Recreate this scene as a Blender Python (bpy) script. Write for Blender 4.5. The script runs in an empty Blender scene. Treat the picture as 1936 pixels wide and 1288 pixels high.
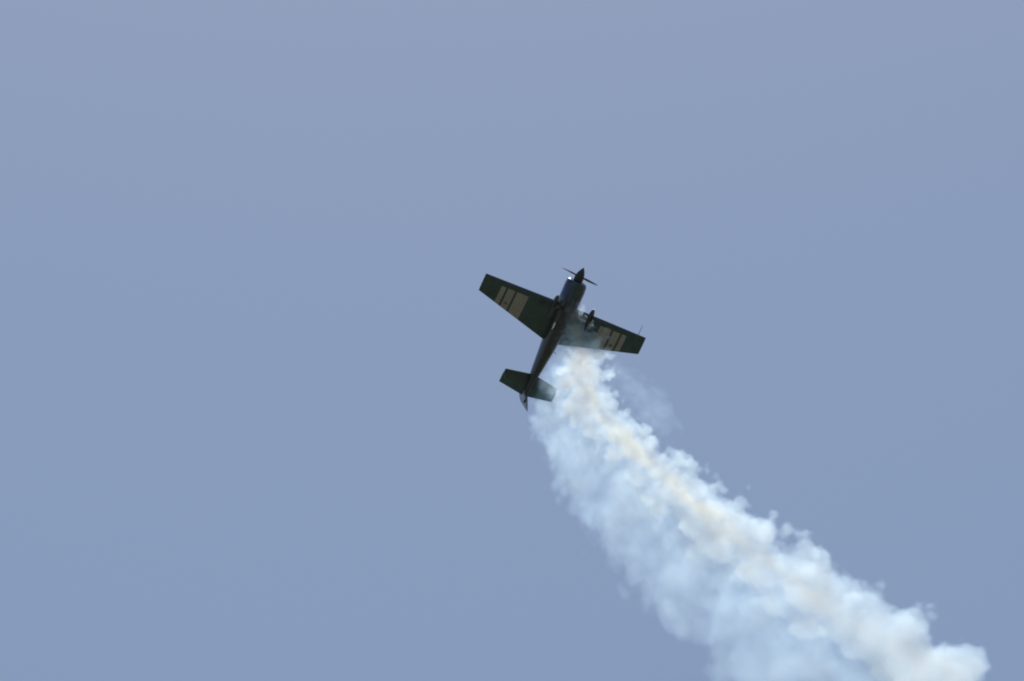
import bpy, bmesh, math
from mathutils import Matrix, Vector

sc = bpy.context.scene
C = sc.collection
R = math.radians

# ------------------------------------------------------------------ camera
CAM_LOC = Vector((0.0, 0.0, 1.7))
CAM_ELEV = 36.0                                   # the lens looks up into the sky
cd = bpy.data.cameras.new('camera')
cam = bpy.data.objects.new('camera', cd)
C.objects.link(cam)
cam.location = CAM_LOC
cam.rotation_euler = (R(90 + CAM_ELEV), 0, 0)
cd.sensor_width = 36.0
cd.lens = 200.0
cd.clip_start = 0.5
cd.clip_end = 60000
sc.camera = cam

# ------------------------------------------------------------------ sky and sun
SUN_ELEV, SUN_AZ = 66.0, -2.0         # azimuth from the view direction (+Y), negative = left
w = bpy.data.worlds.new('World')
sc.world = w
w.use_nodes = True
nt = w.node_tree
sky = nt.nodes.new('ShaderNodeTexSky')
sky.sky_type = 'NISHITA'
sky.sun_disc = False
sky.sun_elevation = R(SUN_ELEV)
sky.sun_rotation = R(SUN_AZ)
sky.altitude = 200
sky.air_density = 1.3
sky.dust_density = 1.15
sky.ozone_density = 2.5
nt.links.new(sky.outputs[0], nt.nodes['Background'].inputs[0])
nt.nodes['Background'].inputs[1].default_value = 0.0775

sl = bpy.data.lights.new('sun', 'SUN')
sl.energy = 3.35
sl.angle = R(0.53)
sl.color = (1.0, 0.98, 0.95)
sun = bpy.data.objects.new('sun', sl)
C.objects.link(sun)
sd = Vector((math.sin(R(SUN_AZ)) * math.cos(R(SUN_ELEV)), math.cos(R(SUN_AZ)) * math.cos(R(SUN_ELEV)), math.sin(R(SUN_ELEV))))
sun.rotation_euler = sd.to_track_quat('Z', 'Y').to_euler()
sun.location = sd * 300

sc.view_settings.view_transform = 'Standard'
sc.view_settings.look = 'None'
sc.view_settings.exposure = 0.0
sc.view_settings.gamma = 1.0
sc.view_settings.use_curve_mapping = False
sc.cycles.volume_bounces = 10
sc.cycles.max_bounces = 14
sc.cycles.volume_max_steps = 512
sc.cycles.use_denoising = True
sc.cycles.filter_width = 2.0                      # long-lens softness

# ------------------------------------------------------------------ helpers
def principled(name, col, rough=0.4, metal=0.0, coat=0.0, spec=0.5, var=0.15, scale=3.0):
    m = bpy.data.materials.new(name)
    m.use_nodes = True
    t = m.node_tree
    b = t.nodes['Principled BSDF']
    b.inputs['Roughness'].default_value = rough
    b.inputs['Metallic'].default_value = metal
    b.inputs['Coat Weight'].default_value = coat
    b.inputs['Coat Roughness'].default_value = 0.06
    b.inputs['Specular IOR Level'].default_value = spec
    tc = t.nodes.new('ShaderNodeTexCoord')
    n = t.nodes.new('ShaderNodeTexNoise')
    n.inputs['Scale'].default_value = scale
    n.inputs['Detail'].default_value = 6
    t.links.new(tc.outputs['Object'], n.inputs['Vector'])
    r = t.nodes.new('ShaderNodeValToRGB')
    r.color_ramp.elements[0].position = 0.3
    r.color_ramp.elements[1].position = 0.7
    r.color_ramp.elements[0].color = [c * (1 - var) for c in col] + [1]
    r.color_ramp.elements[1].color = [min(1, c * (1 + var)) for c in col] + [1]
    t.links.new(n.outputs[0], r.inputs[0])
    t.links.new(r.outputs[0], b.inputs['Base Color'])
    return m

M = dict(
    green=principled('dark_green_paint', (0.023, 0.050, 0.048), 0.36, coat=0.3, var=0.3),
    green_lit=principled('lit_elevator_green', (0.028, 0.066, 0.063), 0.36, coat=0.3, var=0.3),  # dark green painted lighter, as light falls on the tilted elevator
    tan=principled('tan_stripe_paint', (0.26, 0.238, 0.20), 0.4, coat=0.2, var=0.1),
    navy=principled('navy_paint', (0.02, 0.035, 0.11), 0.3, coat=0.5),
    maroon=principled('maroon_paint', (0.065, 0.020, 0.032), 0.3, coat=0.6),
    belly=principled('dark_belly_paint', (0.028, 0.030, 0.031), 0.4, coat=0.2),
    teal=principled('teal_paint', (0.02, 0.06, 0.10), 0.3, coat=0.5),
    grey=principled('grey_rudder_paint', (0.085, 0.10, 0.125), 0.35, coat=0.3),
    black=principled('black_satin', (0.014, 0.014, 0.016), 0.35, coat=0.3),
    metal=principled('polished_metal', (0.75, 0.74, 0.72), 0.12, metal=1.0, var=0.04),
    steel=principled('exhaust_steel', (0.10, 0.085, 0.07), 0.5, metal=1.0),
    slate=principled('slate_side_paint', (0.045, 0.05, 0.06), 0.3, coat=0.5),
    tyre=principled('tyre_rubber', (0.02, 0.02, 0.02), 0.8),
    glass=principled('tinted_canopy', (0.03, 0.035, 0.04), 0.05, coat=0.8),
    brown=principled('wheel_fairing_paint', (0.03, 0.026, 0.022), 0.3, coat=0.6),
)

def link(name, bm, mats, parent=None, smooth=True):
    me = bpy.data.meshes.new(name)
    bmesh.ops.recalc_face_normals(bm, faces=bm.faces)
    bm.to_mesh(me)
    bm.free()
    for m in (mats if isinstance(mats, (list, tuple)) else [mats]):
        me.materials.append(m)
    if smooth:
        for p in me.polygons:
            p.use_smooth = True
        me.set_sharp_from_angle(angle=R(38))
    o = bpy.data.objects.new(name, me)
    C.objects.link(o)
    if parent is not None:
        o.parent = parent
    return o

def loft(bm, rings, cap=True, mat=lambda i, j: 0):
    """skin closed rings of equal length"""
    vs = [[bm.verts.new(p) for p in r] for r in rings]
    n = len(vs[0])
    for i in range(len(vs) - 1):
        for j in range(n):
            k = (j + 1) % n
            f = bm.faces.new((vs[i][j], vs[i][k], vs[i + 1][k], vs[i + 1][j]))
            f.material_index = mat(i, j)
    if cap:
        for r in (vs[0], vs[-1]):
            bm.faces.new(r)
    return vs

def body_ring(x, zt, zb, hw, n=32, e=2.4, y0=0.0):
    zc, hh = (zt + zb) / 2, (zt - zb) / 2
    out = []
    for k in range(n):
        a = 2 * math.pi * k / n
        c, s = math.cos(a), math.sin(a)
        out.append((x, y0 + hw * math.copysign(abs(c) ** (2 / e), c), zc + hh * math.copysign(abs(s) ** (2 / e), s)))
    return out

def tube(bm, p0, p1, r0, r1=None, n=10, flat=1.0):
    p0, p1 = Vector(p0), Vector(p1)
    d = (p1 - p0).normalized()
    a = d.orthogonal().normalized()
    b = d.cross(a)
    r1 = r0 if r1 is None else r1
    rings = []
    for p, r in ((p0, r0), (p1, r1)):
        rings.append([p + a * (r * math.cos(2 * math.pi * k / n)) + b * (r * flat * math.sin(2 * math.pi * k / n)) for k in range(n)])
    loft(bm, rings)

def foil_half(f, t):
    return 5 * t * (0.2969 * math.sqrt(f) - 0.126 * f - 0.3516 * f * f + 0.2843 * f ** 3 - 0.1015 * f ** 4) + 0.0015

# ------------------------------------------------------------------ ground
bm = bmesh.new()
bmesh.ops.create_circle(bm, cap_ends=True, segments=96, radius=25000)
gm = bpy.data.materials.new('airfield_grass')
gm.use_nodes = True
t = gm.node_tree
n1 = t.nodes.new('ShaderNodeTexNoise')
n1.inputs['Scale'].default_value = 0.02
n1.inputs['Detail'].default_value = 10
gtc = t.nodes.new('ShaderNodeTexCoord')
t.links.new(gtc.outputs['Object'], n1.inputs['Vector'])
gr = t.nodes.new('ShaderNodeValToRGB')
gr.color_ramp.elements[0].position = 0.35
gr.color_ramp.elements[1].position = 0.65
gr.color_ramp.elements[0].color = (0.10, 0.11, 0.075, 1)
gr.color_ramp.elements[1].color = (0.18, 0.175, 0.135, 1)
t.links.new(n1.outputs[0], gr.inputs[0])
t.links.new(gr.outputs[0], t.nodes['Principled BSDF'].inputs['Base Color'])
t.nodes['Principled BSDF'].inputs['Roughness'].default_value = 0.9
ground = link('ground', bm, gm, smooth=False)
ground['kind'] = 'structure'
ground['label'] = 'flat grass airfield below the sky'

# ------------------------------------------------------------------ aeroplane (X forward, Y port, Z up; spinner tip at X = 0)
VIEW = cam.rotation_euler.to_matrix()
ATT = Matrix(((0.4144, 0.8789, -0.2362), (0.8976, -0.3520, 0.2652), (0.1499, -0.3219, -0.9348)))
attitude = VIEW @ ATT                              # climbing, banked, belly towards the crowd
PX = 249.5 / 250.0 / 43.08                         # metres in one photo pixel at the aeroplane
nose = CAM_LOC + VIEW @ Vector(((1104.0 - 968) * PX, (644 - 506.2) * PX, -249.5))
plane = bpy.data.objects.new('aerobatic_plane', None)
C.objects.link(plane)
plane.empty_display_size = 0.5
plane.matrix_world = Matrix.Translation(nose) @ attitude.to_4x4()
plane['label'] = 'dark green and maroon single-propeller aerobatic aeroplane with tan wing stripes, banked in a climb'
plane['category'] = 'aeroplane'

# fuselage
FUS = [(-1.55, .47, -.60, .46), (-1.9, .49, -.62, .445), (-2.4, .50, -.62, .42), (-3.0, .49, -.60, .385), (-3.6, .45, -.55, .34),
       (-4.3, .38, -.45, .275), (-4.9, .32, -.35, .22), (-5.4, .27, -.25, .17), (-5.9, .22, -.15, .115), (-6.16, .20, -.09, .075)]
def fus_mat(i, j):
    a = 360 * (j + 0.5) / 32
    if a > 235 and a < 308:
        return 1                                   # belly
    return 2 if 100 < a <= 235 else 0              # starboard side slate, port side maroon
bm = bmesh.new()
loft(bm, [body_ring(*f) for f in FUS], mat=fus_mat)
fus = link('fuselage', bm, [M['maroon'], M['belly'], M['slate']], plane)

# cowling: navy and teal starboard cheek, green chin, maroon port cheek
COWL = [(-.655, .33, -.33, .36), (-.67, .36, -.36, .40), (-.71, .40, -.41, .435), (-.78, .43, -.45, .465), (-1.0, .45, -.52, .475),
        (-1.25, .46, -.57, .47), (-1.548, .468, -.598, .462)]
def cowl_mat(i, j):
    a = 360 * (j + 0.5) / 32
    if 150 < a < 235: return 0
    if 235 < a < 258: return 1
    if 258 < a < 292: return 2
    return 3
bm = bmesh.new()
loft(bm, [body_ring(*f) for f in COWL], mat=cowl_mat)
cowl = link('engine_cowling', bm, [M['navy'], M['teal'], M['green'], M['maroon']], plane)
for s in (-1, 1):                                  # round cooling inlets in the front face
    bm = bmesh.new()
    tube(bm, (-.635, .235 * s, .02), (-.68, .235 * s, .02), .10, n=20)
    link('air_intake', bm, M['black'], cowl)
    bm = bmesh.new()
    tube(bm, (-1.36, .13 * s, -.50), (-1.62, .15 * s, -.70), .05, .052, n=14)
    link('exhaust_pipe', bm, M['steel'], cowl)
bm = bmesh.new()
loft(bm, [body_ring(-.70, -.36, -.52, .2, 16), body_ring(-1.0, -.45, -.60, .17, 16), body_ring(-1.3, -.54, -.61, .1, 16)])
link('air_scoop', bm, M['green'], cowl)

# spinner
bm = bmesh.new()
rings = []
for k in range(13):
    f = k / 12
    r = 0.215 * math.sin(math.pi / 2 * min(1, f * 1.02)) ** 0.82 if f > 0 else 0.006
    rings.append(body_ring(-.57 * f, r, -r, r, 28, 2.0))
rings.append(body_ring(-.64, .205, -.205, .205, 28, 2.0))
loft(bm, rings)
link('spinner', bm, M['black'], plane)

# propeller, two blades at rest
pd = Vector((0, .80, -.52)).normalized()
for s in (-1, 1):
    bm = bmesh.new()
    rings = []
    for r, ch, th, tw in ((.12, .07, .05, 55), (.25, .10, .04, 48), (.42, .135, .026, 38), (.6, .13, .018, 30), (.75, .105, .013, 26), (.86, .07, .008, 24), (.91, .02, .004, 23)):
        ctr = pd * (r * s) + Vector((-.43, 0, 0))
        tang = Vector((1, 0, 0)).cross(pd * s)
        cdir = (tang * math.cos(R(tw)) + Vector((1, 0, 0)) * math.sin(R(tw)))
        ndir = cdir.cross(pd)
        rings.append([ctr + cdir * (ch / 2 * math.cos(a)) + ndir * (th / 2 * math.sin(a)) for a in [2 * math.pi * q / 12 for q in range(12)]])
    loft(bm, rings)
    link('propeller_blade', bm, M['black'], plane)

# wings
LE = lambda y: -1.80 - 0.012 * y
TE = lambda y: -3.70 + (3.70 - 2.655) * (y / 4.0)
TH = lambda y: 0.155 - 0.035 * y / 4
HINGE = 0.765
STRIPES = [(1.80, 2.36), (2.46, 2.80), (2.90, 3.125)]
STN = [0.30, 0.62, 1.2, 1.80, 2.36, 2.46, 2.80, 2.90, 3.125, 3.55, 3.90, 3.985, 4.0]
def striped(y):
    return any(a <= y <= b for a, b in STRIPES)
WZ = -0.03
def wing_ring(y, s, fr, shrink=1.0, f_off=0.0):
    c = LE(y) - TE(y)
    up = [(LE(y) - f * c, s * y, WZ + shrink * c * foil_half(f, TH(y))) for f in fr]
    lo = [(LE(y) - f * c, s * y, WZ - shrink * c * foil_half(f, TH(y))) for f in fr]
    return up + lo[::-1]
def wing_fr(y):
    c = LE(y) - TE(y)
    fs = (LE(y) + 2.09) / c                        # stripes begin on this line behind the leading edge
    return [0.0, 0.006, 0.02, 0.045, 0.085] + sorted([0.14, fs]) + [max(fs + .05, .36), 0.48, 0.60, 0.70, HINGE]
NW = 12
for s in (-1, 1):
    bm = bmesh.new()
    def wmat(i, j):
        y = (STN[i] + STN[i + 1]) / 2
        f = j if j < NW else 2 * NW - 2 - j        # chord strip
        if f <= 2: return 2
        return 1 if f >= 6 and striped(y) else 0
    loft(bm, [wing_ring(y, s, wing_fr(y), 1.0 if y < 3.99 else 0.55) for y in STN], mat=wmat)
    wing = link('wing', bm, [M['green'], M['tan'], M['navy']], plane)
    # aileron, hinged behind the wing
    bm = bmesh.new()
    yst = [0.60] + STN[2:-2] + [3.985, 3.998]
    rings = []
    for y in yst:
        rings.append(wing_ring(y, s, [HINGE + .009, .82, .88, .94, 1.0], 0.97))
    loft(bm, rings, mat=lambda i, j: 1 if striped((yst[i] + yst[i + 1]) / 2) else 0)
    link('aileron', bm, [M['green'], M['tan']], wing)
    bm = bmesh.new()                               # dark seal inside the hinge gap
    loft(bm, [wing_ring(y, s, [HINGE - .02, HINGE + .03], .72) for y in (.60, 3.98)])
    link('gap_seal', bm, M['black'], wing)
    bm = bmesh.new()                               # hinge bracket under the wing
    hx = LE(2.63) - (HINGE + .01) * (LE(2.63) - TE(2.63))
    loft(bm, [body_ring(hx + .07, WZ - .03, WZ - .075, .012, 10), body_ring(hx, WZ - .02, WZ - .10, .02, 10), body_ring(hx - .07, WZ - .02, WZ - .08, .01, 10)])
    for v in bm.verts: v.co.y += s * 2.63
    link('hinge_bracket', bm, M['black'], wing)
    bm = bmesh.new()                               # fixed trailing edge between aileron and fuselage
    loft(bm, [wing_ring(y, s, [HINGE + .001, .82, .88, .94, 1.0], 1.0) for y in (0.28, 0.592)])
    link('wing_root_panel', bm, M['green'], wing)

# tailplane and elevators
ZT = 0.12
SLE = lambda y: -5.25 - 0.165 * y
STE = lambda y: -6.31 + 0.155 * y
for s in (-1, 1):
    bm = bmesh.new()
    def sring(y, f0, f1, th=.09, n=7, sh=1.0):
        c = SLE(y) - STE(y)
        fr = [f0 + (f1 - f0) * (k / (n - 1)) ** 1.4 for k in range(n)]
        return [(SLE(y) - f * c, s * y, ZT + sh * c * foil_half(f, th)) for f in fr] + [(SLE(y) - f * c, s * y, ZT - sh * c * foil_half(f, th)) for f in fr[::-1]]
    loft(bm, [sring(.05, 0, .56), sring(1.0, 0, .56), sring(1.135, 0, .56), sring(1.14, 0, .27), sring(1.285, 0, .27), sring(1.295, 0.02, .27, sh=.5)])
    stab = link('horizontal_stabilizer', bm, M['green'], plane)
    bm = bmesh.new()
    loft(bm, [sring(.09, .57, 1.0), sring(1.0, .57, 1.0), sring(1.148, .57, 1.0), sring(1.15, .277, 1.0, n=7), sring(1.31, .277, 1.0, n=7), sring(1.32, .30, .99, sh=.5)])
    seal = bmesh.new()                             # dark seal inside the hinge gap
    loft(seal, [sring(.10, .54, .60, n=3, sh=.6), sring(1.13, .54, .60, n=3, sh=.6)])
    link('gap_seal', seal, M['black'], stab)
    hp = Vector((SLE(.6) - .57 * (SLE(.6) - STE(.6)), 0, ZT))
    rot = Matrix.Translation(hp) @ Matrix.Rotation(R(3), 4, 'Y') @ Matrix.Translation(-hp)
    bmesh.ops.transform(bm, matrix=rot, verts=bm.verts)
    link('elevator', bm, M['green_lit'], stab)

# fin and rudder (rudder hard over to port)
def fin_ring(z, x0, x1, th):
    c = x0 - x1
    fr = [0, .03, .1, .25, .5, .75, 1.0]
    return [(x0 - f * c, c * 0.5 * foil_half(f * .7, th), z) for f in fr] + [(x0 - f * c, -c * 0.5 * foil_half(f * .7, th), z) for f in fr[::-1]]
bm = bmesh.new()
loft(bm, [fin_ring(.15, -5.25, -6.13, .16), fin_ring(.55, -5.52, -6.135, .16), fin_ring(.98, -5.82, -6.14, .16), fin_ring(1.0, -5.85, -6.14, .1)])
link('vertical_fin', bm, M['green'], plane)
bm = bmesh.new()
def rud_ring(z, x0, x1, th):
    c = x0 - x1
    fr = [0, .02, .08, .2, .45, .75, 1.0]
    return [(x0 - f * c, th * math.sqrt(min(1, f / .08)) * (1 - .93 * f), z) for f in fr] + [(x0 - f * c, -th * math.sqrt(min(1, f / .08)) * (1 - .93 * f), z) for f in fr[::-1]]
loft(bm, [rud_ring(-.16, -6.19, -6.86, .05), rud_ring(-.10, -6.165, -6.97, .055), rud_ring(.25, -6.165, -6.95, .055), rud_ring(1.0, -6.165, -6.87, .045),
          rud_ring(1.02, -6.02, -6.865, .045), rud_ring(1.25, -6.08, -6.80, .04), rud_ring(1.28, -6.12, -6.76, .02)])
hp = Vector((-6.165, 0, 0))
bmesh.ops.transform(bm, matrix=Matrix.Translation(hp) @ Matrix.Rotation(R(-30), 4, 'Z') @ Matrix.Translation(-hp), verts=bm.verts)
link('rudder', bm, M['grey'], plane)

# canopy on the upper deck
bm = bmesh.new()
loft(bm, [body_ring(-1.75, .49, .30, .10, 20, 2), body_ring(-2.05, .60, .30, .28, 20, 2), body_ring(-2.5, .70, .30, .32, 20, 2), body_ring(-3.0, .68, .28, .30, 20, 2),
          body_ring(-3.5, .55, .25, .22, 20, 2), body_ring(-3.95, .42, .22, .10, 20, 2)])
link('canopy', bm, M['glass'], plane)

# landing gear: sprung legs, teardrop spats, tyres
for s in (-1, 1):
    bm = bmesh.new()
    rings = []
    for q, (y, z) in enumerate(((.28, -.52), (.48, -.68), (.70, -.84), (.875, -.98))):
        ch = .085 - .01 * q
        rings.append([(-1.93 + ch * math.cos(a), s * y + .02 * math.sin(a) * .7, z + .02 * math.sin(a)) for a in [2 * math.pi * k / 12 for k in range(12)]])
    loft(bm, rings)
    leg = link('landing_gear_leg', bm, M['brown'], plane)
    bm = bmesh.new()
    prof = [(0, .012), (.02, .055), (.06, .095), (.14, .14), (.26, .172), (.38, .18), (.52, .165), (.68, .125), (.84, .07), (.96, .025), (1.0, .008)]
    loft(bm, [body_ring(-1.39 - f * 1.1, -1.0 + r * 1.05, -1.0 - r * 1.0, r * .62, 20, 2.2, s * .89) for f, r in prof])
    spat = link('wheel_fairing', bm, M['brown'], plane)
    bm = bmesh.new()
    tube(bm, (-1.80, s * .89 - .05, -1.09), (-1.80, s * .89 + .05, -1.09), .165, n=24)
    link('tyre', bm, M['tyre'], spat)

# tail wheel on its spring
bm = bmesh.new()
tube(bm, (-5.95, 0, -.13), (-6.42, 0, -.30), .022, .014)
tw = link('tail_wheel_spring', bm, M['steel'], plane)
bm = bmesh.new()
tube(bm, (-6.44, -.025, -.33), (-6.44, .025, -.33), .075, n=18)
link('tail_wheel', bm, M['tyre'], tw)

# small fittings
bm = bmesh.new()
tube(bm, (-1.84, 3.62, WZ), (-1.38, 3.62, WZ), .014, .008)
link('air_data_boom', bm, M['black'], plane)
bm = bmesh.new()
tube(bm, (-3.92, .26, -.30), (-3.97, .42, -.35), .014, .008)
link('antenna', bm, M['black'], plane)
bm = bmesh.new()
loft(bm, [body_ring(-2.64, -.535, -.555, .02, 12, 2, -.33), body_ring(-2.70, -.50, -.60, .05, 12, 2, -.33), body_ring(-2.86, -.50, -.60, .045, 12, 2, -.33), body_ring(-2.98, -.53, -.555, .012, 12, 2, -.33)])
link('belly_glint_bump', bm, M['metal'], plane)  # polished bump added to make a bright glint on the belly

# ------------------------------------------------------------------ smoke trail
E1 = Vector((0.68, -0.733, -0.16)).normalized()    # along the trail, away from the aeroplane
E2 = Vector((0.733, 0.68, 0.0)).normalized()
E3 = E1.cross(E2).normalized()
E2 = E3.cross(E1)
smoke_rot = VIEW @ Matrix((E1, E2, E3)).transposed()
smoke_at = CAM_LOC + VIEW @ Vector(((1075 - 968) * PX, (644 - 600) * PX, -249.35))

# profile along the trail: s, core centre, core radius, veil centre, veil radius, core depth, core density, veil density
PROF = [(-1.0, .40, .15, -.5, .10, .25, 0.0, 0.0),
        (-.4, .45, .40, -.6, .15, .22, .5, 0.0),
        (0.2, .10, .75, -.9, .40, .18, 1.1, .08),
        (1.0, -.35, 1.0, -1.6, 1.0, .05, 1.3, .32),
        (2.4, -1.2, 1.9, -2.7, 1.95, -.8, 1.2, .42),
        (4.0, -1.9, 1.4, -3.35, 2.25, -1.2, 1.25, .42),
        (6.0, -1.85, 1.30, -3.7, 2.50, -1.2, 1.3, .38),
        (8.0, -1.75, 1.60, -3.8, 2.75, -1.1, 1.2, .34),
        (11.0, -1.40, 1.85, -3.8, 3.00, -.9, 1.05, .29),
        (14.0, -.80, 2.00, -3.55, 3.00, -.8, .95, .28),
        (17.0, -.45, 2.15, -3.4, 3.20, -.8, .9, .27),
        (20.0, .55, 2.40, -3.1, 3.2, -.8, .85, .25),
        (21.8, 1.05, 2.45, -3.0, 3.3, -.8, .85, .24),
        (23.2, 1.25, 2.45, -3.1, 3.4, -.8, .8, .23),
        (25.0, .35, 2.55, -3.8, 3.6, -.8, .75, .22),
        (27.5, -1.2, 2.8, -4.8, 3.8, -.8, .7, .16),
        (30.0, -3.0, 3.0, -6.2, 4.0, -.8, .0, .0)]
S0, S1 = -1.0, 30.0

sm = bpy.data.materials.new('white_oil_smoke')
sm.use_nodes = True
t = sm.node_tree
t.nodes.clear()
class V:
    """one float socket, with arithmetic"""
    def __init__(self, s): self.s = s
    def op(self, o, *a, clamp=False):
        n = t.nodes.new('ShaderNodeMath'); n.operation = o; n.use_clamp = clamp
        for i, x in enumerate((self,) + a):
            if isinstance(x, V): t.links.new(x.s, n.inputs[i])
            else: n.inputs[i].default_value = x
        return V(n.outputs[0])
    def __add__(self, b): return self.op('ADD', b)
    def __sub__(self, b): return self.op('SUBTRACT', b)
    def __mul__(self, b): return self.op('MULTIPLY', b)
    def __truediv__(self, b): return self.op('DIVIDE', b)
def curve(x01, col, lo, hi):
    n = t.nodes.new('ShaderNodeFloatCurve')
    c = n.mapping.curves[0]
    pts = [((p[0] - S0) / (S1 - S0), (p[col] - lo) / (hi - lo)) for p in PROF]
    c.points[0].location = pts[0]
    c.points[1].location = pts[-1]
    for p in pts[1:-1]: c.points.new(*p)
    n.mapping.update()
    t.links.new(x01.s, n.inputs['Value'])
    return V(n.outputs[0]) * (hi - lo) + lo
def smooth(x, a, b, lo=0.0, hi=1.0):
    n = t.nodes.new('ShaderNodeMapRange'); n.interpolation_type = 'SMOOTHSTEP'
    t.links.new(x.s, n.inputs[0])
    for i, q in enumerate((a, b, lo, hi)): n.inputs[i + 1].default_value = q
    return V(n.outputs[0])
def vec(x, y, z):
    n = t.nodes.new('ShaderNodeCombineXYZ')
    for i, q in enumerate((x, y, z)): t.links.new(q.s, n.inputs[i])
    return n.outputs[0]
def noise(v, scale, detail, rough=.55, dist=0.0):
    n = t.nodes.new('ShaderNodeTexNoise')
    t.links.new(v, n.inputs['Vector'])
    n.inputs['Scale'].default_value = scale; n.inputs['Detail'].default_value = detail
    n.inputs['Roughness'].default_value = rough; n.inputs['Distortion'].default_value = dist
    return n
tc = t.nodes.new('ShaderNodeTexCoord')
sp = t.nodes.new('ShaderNodeSeparateXYZ')
t.links.new(tc.outputs['Object'], sp.inputs[0])
ps, pt, pu = (V(sp.outputs[i]) for i in range(3))
s01 = ((ps - S0) / (S1 - S0)).op('MULTIPLY', 1.0, clamp=True)
# eddies grow with distance behind the aeroplane: self-similar coordinates
L0, LK = 0.34, 0.050
Ls = ps.op('MAXIMUM', -1.0) * LK + L0
q = vec((Ls / L0).op('LOGARITHM', math.e) / LK, (pt + 2.2) / Ls, (pu + .9) / Ls)
n_big = noise(q, 0.42, 1.0)
n_fine = noise(q, 1.2, 5.0, .58, .3)
vo = t.nodes.new('ShaderNodeTexVoronoi')
vo.feature = 'F1'
vo.inputs['Scale'].default_value = 0.72
vo.inputs['Detail'].default_value = 1.0
vo.inputs['Roughness'].default_value = 0.42
wq = t.nodes.new('ShaderNodeVectorMath'); wq.operation = 'MULTIPLY_ADD'
t.links.new(n_fine.outputs['Color'], wq.inputs[0]); wq.inputs[1].default_value = (.65, .65, .65); t.links.new(q, wq.inputs[2])
t.links.new(wq.outputs[0], vo.inputs['Vector'])
puff = V(vo.outputs['Distance']) * -1.0 + .44
nb, nf = V(n_big.outputs[0]) - .5, V(n_fine.outputs[0]) - .5
lump = puff * smooth(ps, 6.0, 20.0, 1.2, 1.0) + nf * smooth(ps, 2.5, 9.0, 1.05, .62) + nb * smooth(ps, 6.0, 20.0, .6, .4)
yc, rc, yv, rv, zc = curve(s01, 1, -8, 8), curve(s01, 2, 0, 4), curve(s01, 3, -8, 8), curve(s01, 4, 0, 4), curve(s01, 5, -4, 4)
dc_ = curve(s01, 6, 0, 3)
dv_ = curve(s01, 7, 0, 1)
dy, dz = (pt - yc) / rc, (pu - zc) / rc
dcore = (dy * dy + dz * dz).op('SQRT')
dy2, dz2 = (pt - yv) / rv, (pu - zc) / rv
dveil = (dy2 * dy2 + dz2 * dz2).op('SQRT')
fcore = smooth(dcore * -1.0 + .97 + lump * .78, 0.0, .17)
dym = dy + .28
dmid = (dym * dym + dz * dz).op('SQRT')
fmid = smooth(dmid * -.70 + .90 + lump * .6, 0.0, .22)
fveil = smooth(dveil * -1.0 + .93 + (puff * .75 + nf * .35 + nb * 1.1) * .62, 0.0, .22)
inner = smooth(nf * 1.4 + nb * .6 + puff * .6, -.38, .32, .55, 1.25)
core_den = fcore * dc_ * inner * .7 + fmid * dc_ * inner * .16
veil_den = fveil * dv_ * .82 * smooth(nf * .9 + nb * 1.5 + puff * .5, -.35, .35, .3, 1.2)
# thin wisps drifting off the upper edge close behind the wing
wx, wy, wz = (ps - 5.2) / 3.2, (pt + .05) / 1.35, (pu + .9) / 1.1
dwisp = (wx * wx + wy * wy + wz * wz).op('SQRT')
wisp_den = smooth(dwisp * -1.0 + .88 + nf * 2.0 + nb * 1.0 + puff * .4, 0.0, .7) * .2
den = core_den + veil_den + wisp_den
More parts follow.
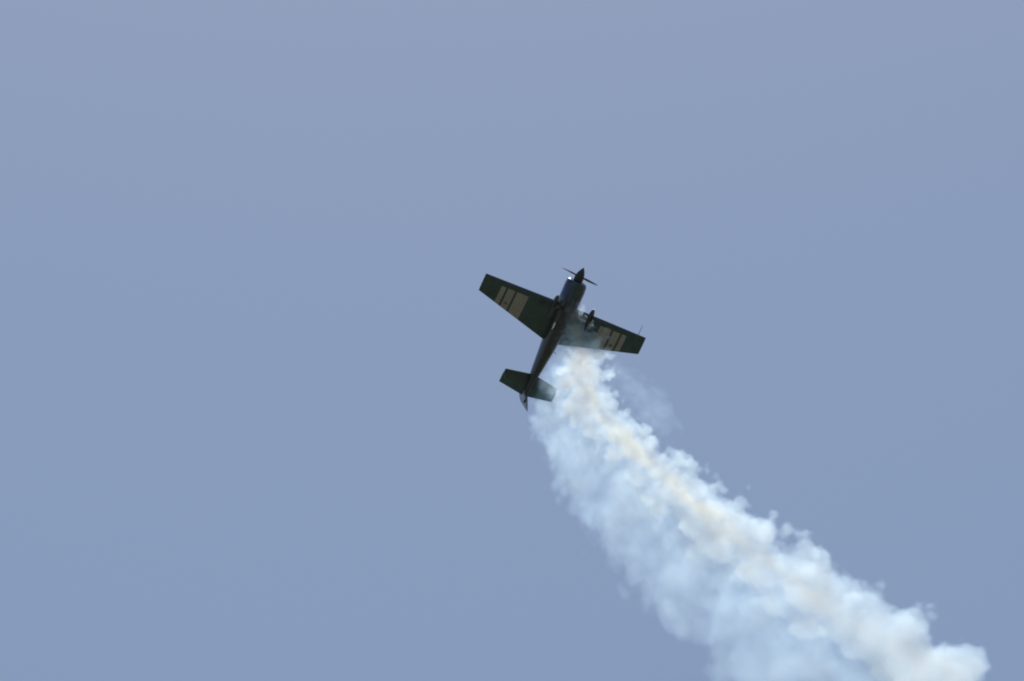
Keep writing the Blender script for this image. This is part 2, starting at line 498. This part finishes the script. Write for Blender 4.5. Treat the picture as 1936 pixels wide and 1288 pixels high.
# tint: lit-through warmth painted as an amber streak along the core, bluish thin smoke outside
daxis = (dy * dy + dz * dz * .22).op('SQRT')
axis = smooth(daxis + nf * -.7 + nb * -.7, .02, .33, 1.0, 0.0) * smooth(ps, 8.0, 22.0, 1.0, .35) * smooth(ps, .5, 4.0, .55, 1.0)
mx = t.nodes.new('ShaderNodeMix'); mx.data_type = 'RGBA'
m0 = t.nodes.new('ShaderNodeMix'); m0.data_type = 'RGBA'
t.links.new(fcore.s, m0.inputs[0])
m0.inputs[6].default_value = (.54, .78, 1.0, 1)
m0.inputs[7].default_value = (.67, .865, 1.0, 1)
t.links.new(axis.s, mx.inputs[0])
t.links.new(m0.outputs[2], mx.inputs[6])
mx.inputs[7].default_value = (1.0, .965, .60, 1)
pv = t.nodes.new('ShaderNodeVolumePrincipled')
t.links.new(mx.outputs[2], pv.inputs['Color'])
pv.inputs['Absorption Color'].default_value = (.58, .58, .58, 1)
pv.inputs['Anisotropy'].default_value = 0.5
t.links.new(den.s, pv.inputs['Density'])
out = t.nodes.new('ShaderNodeOutputMaterial')
t.links.new(pv.outputs[0], out.inputs['Volume'])
sm.cycles.volume_step_rate = 0.085

bm = bmesh.new()
rings = []
def lerp_prof(s):
    for a, b in zip(PROF, PROF[1:]):
        if a[0] <= s <= b[0]:
            f = (s - a[0]) / (b[0] - a[0])
            return [x + (y - x) * f for x, y in zip(a, b)]
NS, NA = 84, 40
for i in range(NS):
    s = S0 + (S1 - S0) * (i / (NS - 1)) ** 1.25
    p = lerp_prof(min(max(s, S0), S1 - 1e-6))
    top, bot = max(p[1] + p[2] * 1.18 + .15, 1.3 - abs(s - 5.2) * .42 if abs(s - 5.2) < 3.2 else -9), p[3] - p[4] * 1.12 - .1
    hz = max(p[2], p[4] * .95) * 1.1 + .12
    ring = []
    for k in range(NA):
        a = 2 * math.pi * k / NA
        bump = 1 + .05 * math.sin(a * 5 + s * 1.7) * math.sin(s * 1.1 + a * 2)
        ring.append((s, (top + bot) / 2 + (top - bot) / 2 * bump * math.cos(a), p[5] + hz * bump * math.sin(a)))
    rings.append(ring)
loft(bm, rings)
smoke = link('smoke_trail', bm, sm)
smoke.matrix_world = Matrix.Translation(smoke_at) @ smoke_rot.to_4x4()
smoke['kind'] = 'stuff'
smoke['label'] = 'billowing white and cream smoke trail curving down to the right behind the aeroplane'
smoke['category'] = 'smoke'
